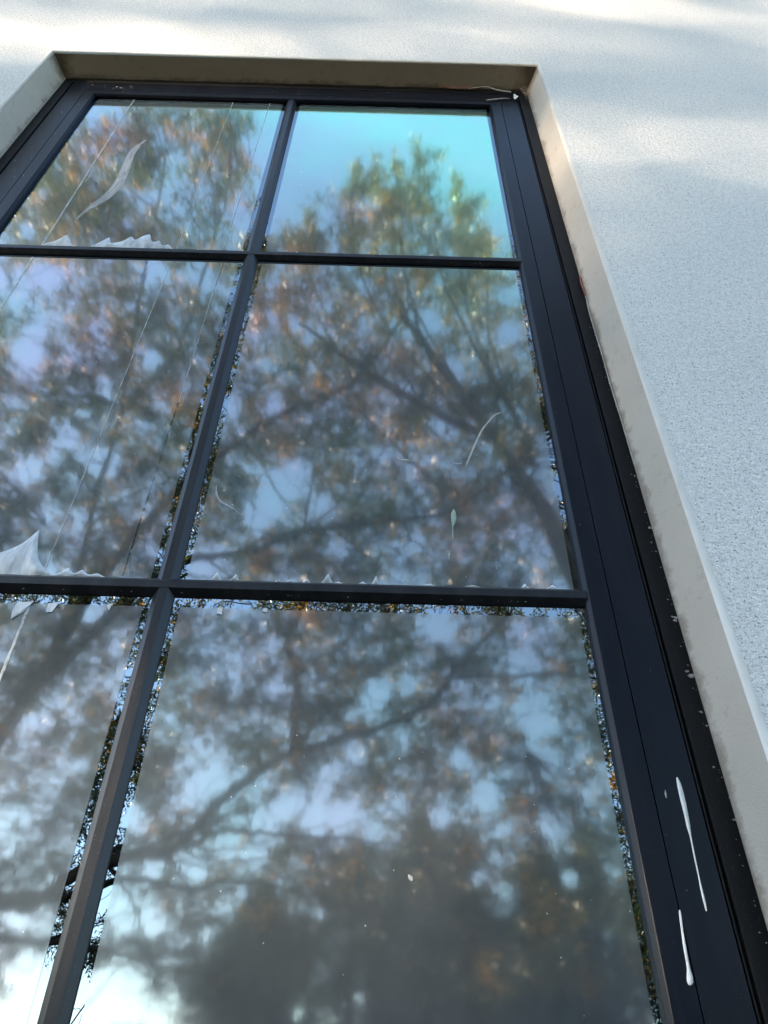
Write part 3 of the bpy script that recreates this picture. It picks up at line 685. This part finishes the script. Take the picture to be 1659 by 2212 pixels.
# --- the finer feathery tree to the right, its tips standing against the sky
B = empty('feathery_tree', (3.4, -6.4, -1.5)); tag(B, 'feathery tree with upright tips, mirrored against blue sky in the upper right pane', 'tree')
tips = [(-1.0, 11.7, 9.2), (-.28, 12.4, 9.0), (.04, 13.0, 9.4), (.44, 12.9, 9.0), (.93, 12.5, 9.0), (1.37, 12.4, 9.0), (1.8, 11.3, 9.0), (2.9, 10.9, 8.4), (-1.5, 10.9, 8.6)]
PB = []; LB = []
for (x, zt_, zb_) in tips:
    x -= .30
    yy = -4.5 + rng.normal() * .25; n = int((zt_ - zb_) * 17); lean = rng.normal() * .12
    pts = []
    for i in range(n):
        t_ = i / n; z = zt_ - (zt_ - zb_) * t_; wd = .03 + .34 * t_ ** 1.3
        PB.append((x + lean * (1 - t_) + rng.normal() * wd, yy + rng.normal() * wd - .3 * t_, z + rng.normal() * .05))
    for k in range(rng.integers(2, 5)):                     # side sprigs
        t_ = rng.uniform(.15, .7); z = zt_ - (zt_ - zb_) * t_; sg = rng.choice([-1, 1]); l_ = rng.uniform(.25, .5)
        for j in np.linspace(0, 1, 7): PB.append((x + lean * (1 - t_) + sg * l_ * j * .8, yy + rng.normal() * .05, z + l_ * j * .75))
    LB.append(((.05, .006), [(x * .4 + 1.4, yy - 1.0, zb_ - 2.0), (x * .8 + .3, yy - .5, zb_), (x, yy - .15, (zb_ + zt_) / 2), (x + lean, yy, zt_ - .05)]))
PB = np.array(PB); rB = np.clip(.12 + .17 * (12.6 - PB[:, 2]) / 3.5, .07, .24)
N = 900; Pz = rng.uniform(7.6, 10.0, N); Q_ = np.stack([rng.uniform(-2.0, 3.9, N), crown_y(Pz) + rng.normal(size=N) * .35, Pz], 1)
Q_ = Q_[(open_depth(Q_) < .05)][:620]
PB = np.concatenate([PB, Q_]); rB = np.concatenate([rB, np.full(len(Q_), .26)])
trB = [((.42, .22), [(3.4, -6.4, -1.6), (3.2, -6.3, 1.5), (2.6, -6.1, 4.2), (1.9, -5.6, 6.2)]), ((.2, .08), [(1.9, -5.6, 6.2), (1.0, -5.2, 7.6), (.2, -4.8, 8.8)]),
       ((.16, .06), [(2.2, -5.8, 5.6), (2.8, -5.2, 7.4), (2.9, -4.8, 9.4)]), ((.14, .05), [(1.4, -5.4, 7.0), (0, -5.2, 7.8), (-1.2, -4.9, 8.7)])]
V, F = limb_np(trB + LB + side_branches(trB[1:], 4, 1.0))
np_obj('trunk', V, F, M['bark'], B, True)
crown('leaf2', PB, rB, 110, .050, .014, -.3, B, keep_open=.10)
to_local(B, *B.children)

# --- dark conifers low in the glass
def conifer(x, y, h, rad, n, label, per=150, seed=0):
    root = empty('conifer', (x, y, -1.5)); tag(root, label, 'tree', 'conifers beyond the garden')
    TV = [((.34, .04), [(x, y, -1.6), (x + .05, y, h * .4), (x, y, h)])]; C = []
    for i in range(n):
        t_ = rng.random() ** .7; z = -.6 + (h + .6) * t_; r = rad * (1 - t_) ** .62 * rng.uniform(.3, 1.2) * (1 + .22 * math.sin(z * 4.0 + x)); a = rng.uniform(0, 2 * np.pi)
        p = np.array([x + r * np.cos(a), y + r * np.sin(a), z - r * .22 + .35 * rng.normal() * t_]); C.append(p)
        if rng.random() < .35: TV.append(((.03, .008), [(x, y, z), tuple((np.array([x, y, z]) + p) / 2 + [0, 0, .05]), tuple(p)]))
    V, F = limb_np(TV); np_obj('trunk', V, F, M['bark'], root, True)
    crown('leaf3', np.array(C), .34, per, .085, .012, .7, root, twigs=False)
    to_local(root, *root.children)
conifer(-1.75, -11.9, 3.2, 1.7, 680, 'nearest dark conifer, mirrored low beside the vertical bar')
conifer(.9, -13.4, 4.7, 2.1, 860, 'tallest dark conifer, mirrored at the middle of the lowest pane')
conifer(2.9, -12.9, 4.1, 2.1, 760, 'broad dark conifer standing just right of the tallest conifer')
conifer(4.9, -12.2, 3.9, 2.2, 600, 'right hand dark conifer mirrored beside the right stile')
conifer(-.4, -15.0, 5.0, 2.4, 680, 'conifer in the back row, left of the gap between the front two')
conifer(2.0, -16.0, 5.3, 2.5, 680, 'highest conifer of the back row, behind the tallest front one')
conifer(4.4, -15.2, 5.0, 2.4, 620, 'conifer in the back row at the right')
conifer(-7.6, -13.5, 3.2, 1.5, 260, 'small dark conifer mirrored at the far left of the lower panes')

# --- added to block the horizon glow: a low belt of woodland all round
V = []; n = 52000
az_ = rng.uniform(-math.pi * .98, -.02, n); base = 62 + 9 * np.sin(az_ * 5) + rng.uniform(0, 9, n)
topz = 5.2 + 1.6 * np.sin(az_ * 9 + 1) + 1.1 * np.sin(az_ * 23) + .8 * np.sin(az_ * 61)
hz = -1.5 + (topz + 1.5) * rng.random(n) ** .8
C = np.stack([base * np.cos(az_), base * np.sin(az_), hz], 1)
V, F = leaf_quads(C, 1.1, .62, .0)
o = np_obj('added_woodland', V, F, M['leaf3']); tag(o, 'low belt of distant woodland added to block the horizon glow', 'added_woodland', kind='stuff')

# --- unseen trees toward the sun, placed and gapped to shade the wall in bands
azv = np.array([to_sun.x, to_sun.y]); azv /= np.linalg.norm(azv); side = np.array([-azv[1], azv[0]])
SD = 45.0
def leafy(lat, h):  # gaps shaped to throw sun bands on the wall and a patch on the bar
    """chance that foliage stands at this place along the row (lat) and height"""
    near = np.abs(lat) < 2.4
    w_ = .06 * np.sin(lat * 3.1 + 1) + .04 * np.sin(lat * 7.3)
    soft = lambda d, half: np.clip(1 - np.abs(d) / (half * 1.5), 0, 1) ** .7
    fade = lambda x: np.clip(x, 0, 1)
    op = np.maximum.reduce([.36 * soft(h - 12.86 - w_ * .6, .17) * fade((lat - .05) * 3), .31 * soft(h - (13.36 + .20 * (lat + .3)) - w_, .16) * fade((.5 - lat) * 3),
                            .34 * soft(h - (14.28 + .15 * (lat - .5)) - w_, .16) * fade((lat + .3) * 2), .06 * fade((h - 12.7) * 2),
                            1.0 * ((np.abs(h - 10.70) < .16) & (lat > -.55) & (lat < -.02))])
    # light gets through exponentially less with every leaf in its way
    in_near = (h < 15.4) & (rng.random(len(lat)) < np.clip(-np.log(np.clip(op, .004, 1)) / 4.0, 0, 1))
    return np.where(near, in_near, h < 11.6 + .5 * np.sin(lat * 1.7))
ROW = [(-9.6, 'leftmost tree of the unseen row shaped to block the low sun'), (-4.8, 'second tree from the left in the unseen row shaped to block the low sun'), (0.0, 'tallest tree of the unseen row shaped to block the low sun'),
       (4.8, 'fourth tree from the left in the unseen row shaped to block the low sun'), (9.6, 'rightmost tree of the unseen row shaped to block the low sun')]
for lat0, label in ROW:
    bx, by = azv * SD + side * lat0
    root = empty('sun_blocker_tree', (bx, by, -1.5)); tag(root, label, 'tree', 'unseen tree row shaped to block the sun')
    tx, ty = (bx, by) if lat0 else tuple(azv * SD + side * 1.7)
    TV = [((.6, .12), [(tx, ty, -1.6), (tx + .1, ty, 6), (tx, ty, 11.0 if lat0 else 12.2)])]
    top = 15.6 if lat0 == 0 else 12.4
    for k in range(26):
        z = rng.uniform(1, top - 1.5); a = rng.choice([-1, 1]) * rng.uniform(1.2, 2.4); q = np.array([bx, by]) + side * a
        TV.append(((.10, .03), [(tx, ty, z), ((tx + q[0]) / 2, (by + q[1]) / 2, z + .25), (q[0], q[1], z + .3)]))
    TV = [t_ for t_ in TV if not (lat0 == 0 and len(t_[1]) == 3 and t_[1][0][2] > 10 and t_[0][0] < .3)]
    V, F = limb_np(TV); np_obj('trunk', V, F, M['bark'], root, True)  # trunk and limbs of the unseen sun-blocking tree
    n = int(4.8 * top * 520); la = lat0 + rng.uniform(-2.42, 2.42, n); h = rng.uniform(-.8, top, n); kp = leafy(la, h + .06); la = la[kp]; h = h[kp]
    dp = rng.normal(size=len(la)) * .22
    C = np.stack([azv[0] * (SD + dp) + side[0] * la, azv[1] * (SD + dp) + side[1] * la, h + dp * math.tan(R(SUN_EL))], 1)
    V, F = leaf_quads(C, .26, .15, .0); np_obj('crown', V, F, M['leaf3'], root)  # unseen leaves placed only to block the sun
    to_local(root, *root.children)
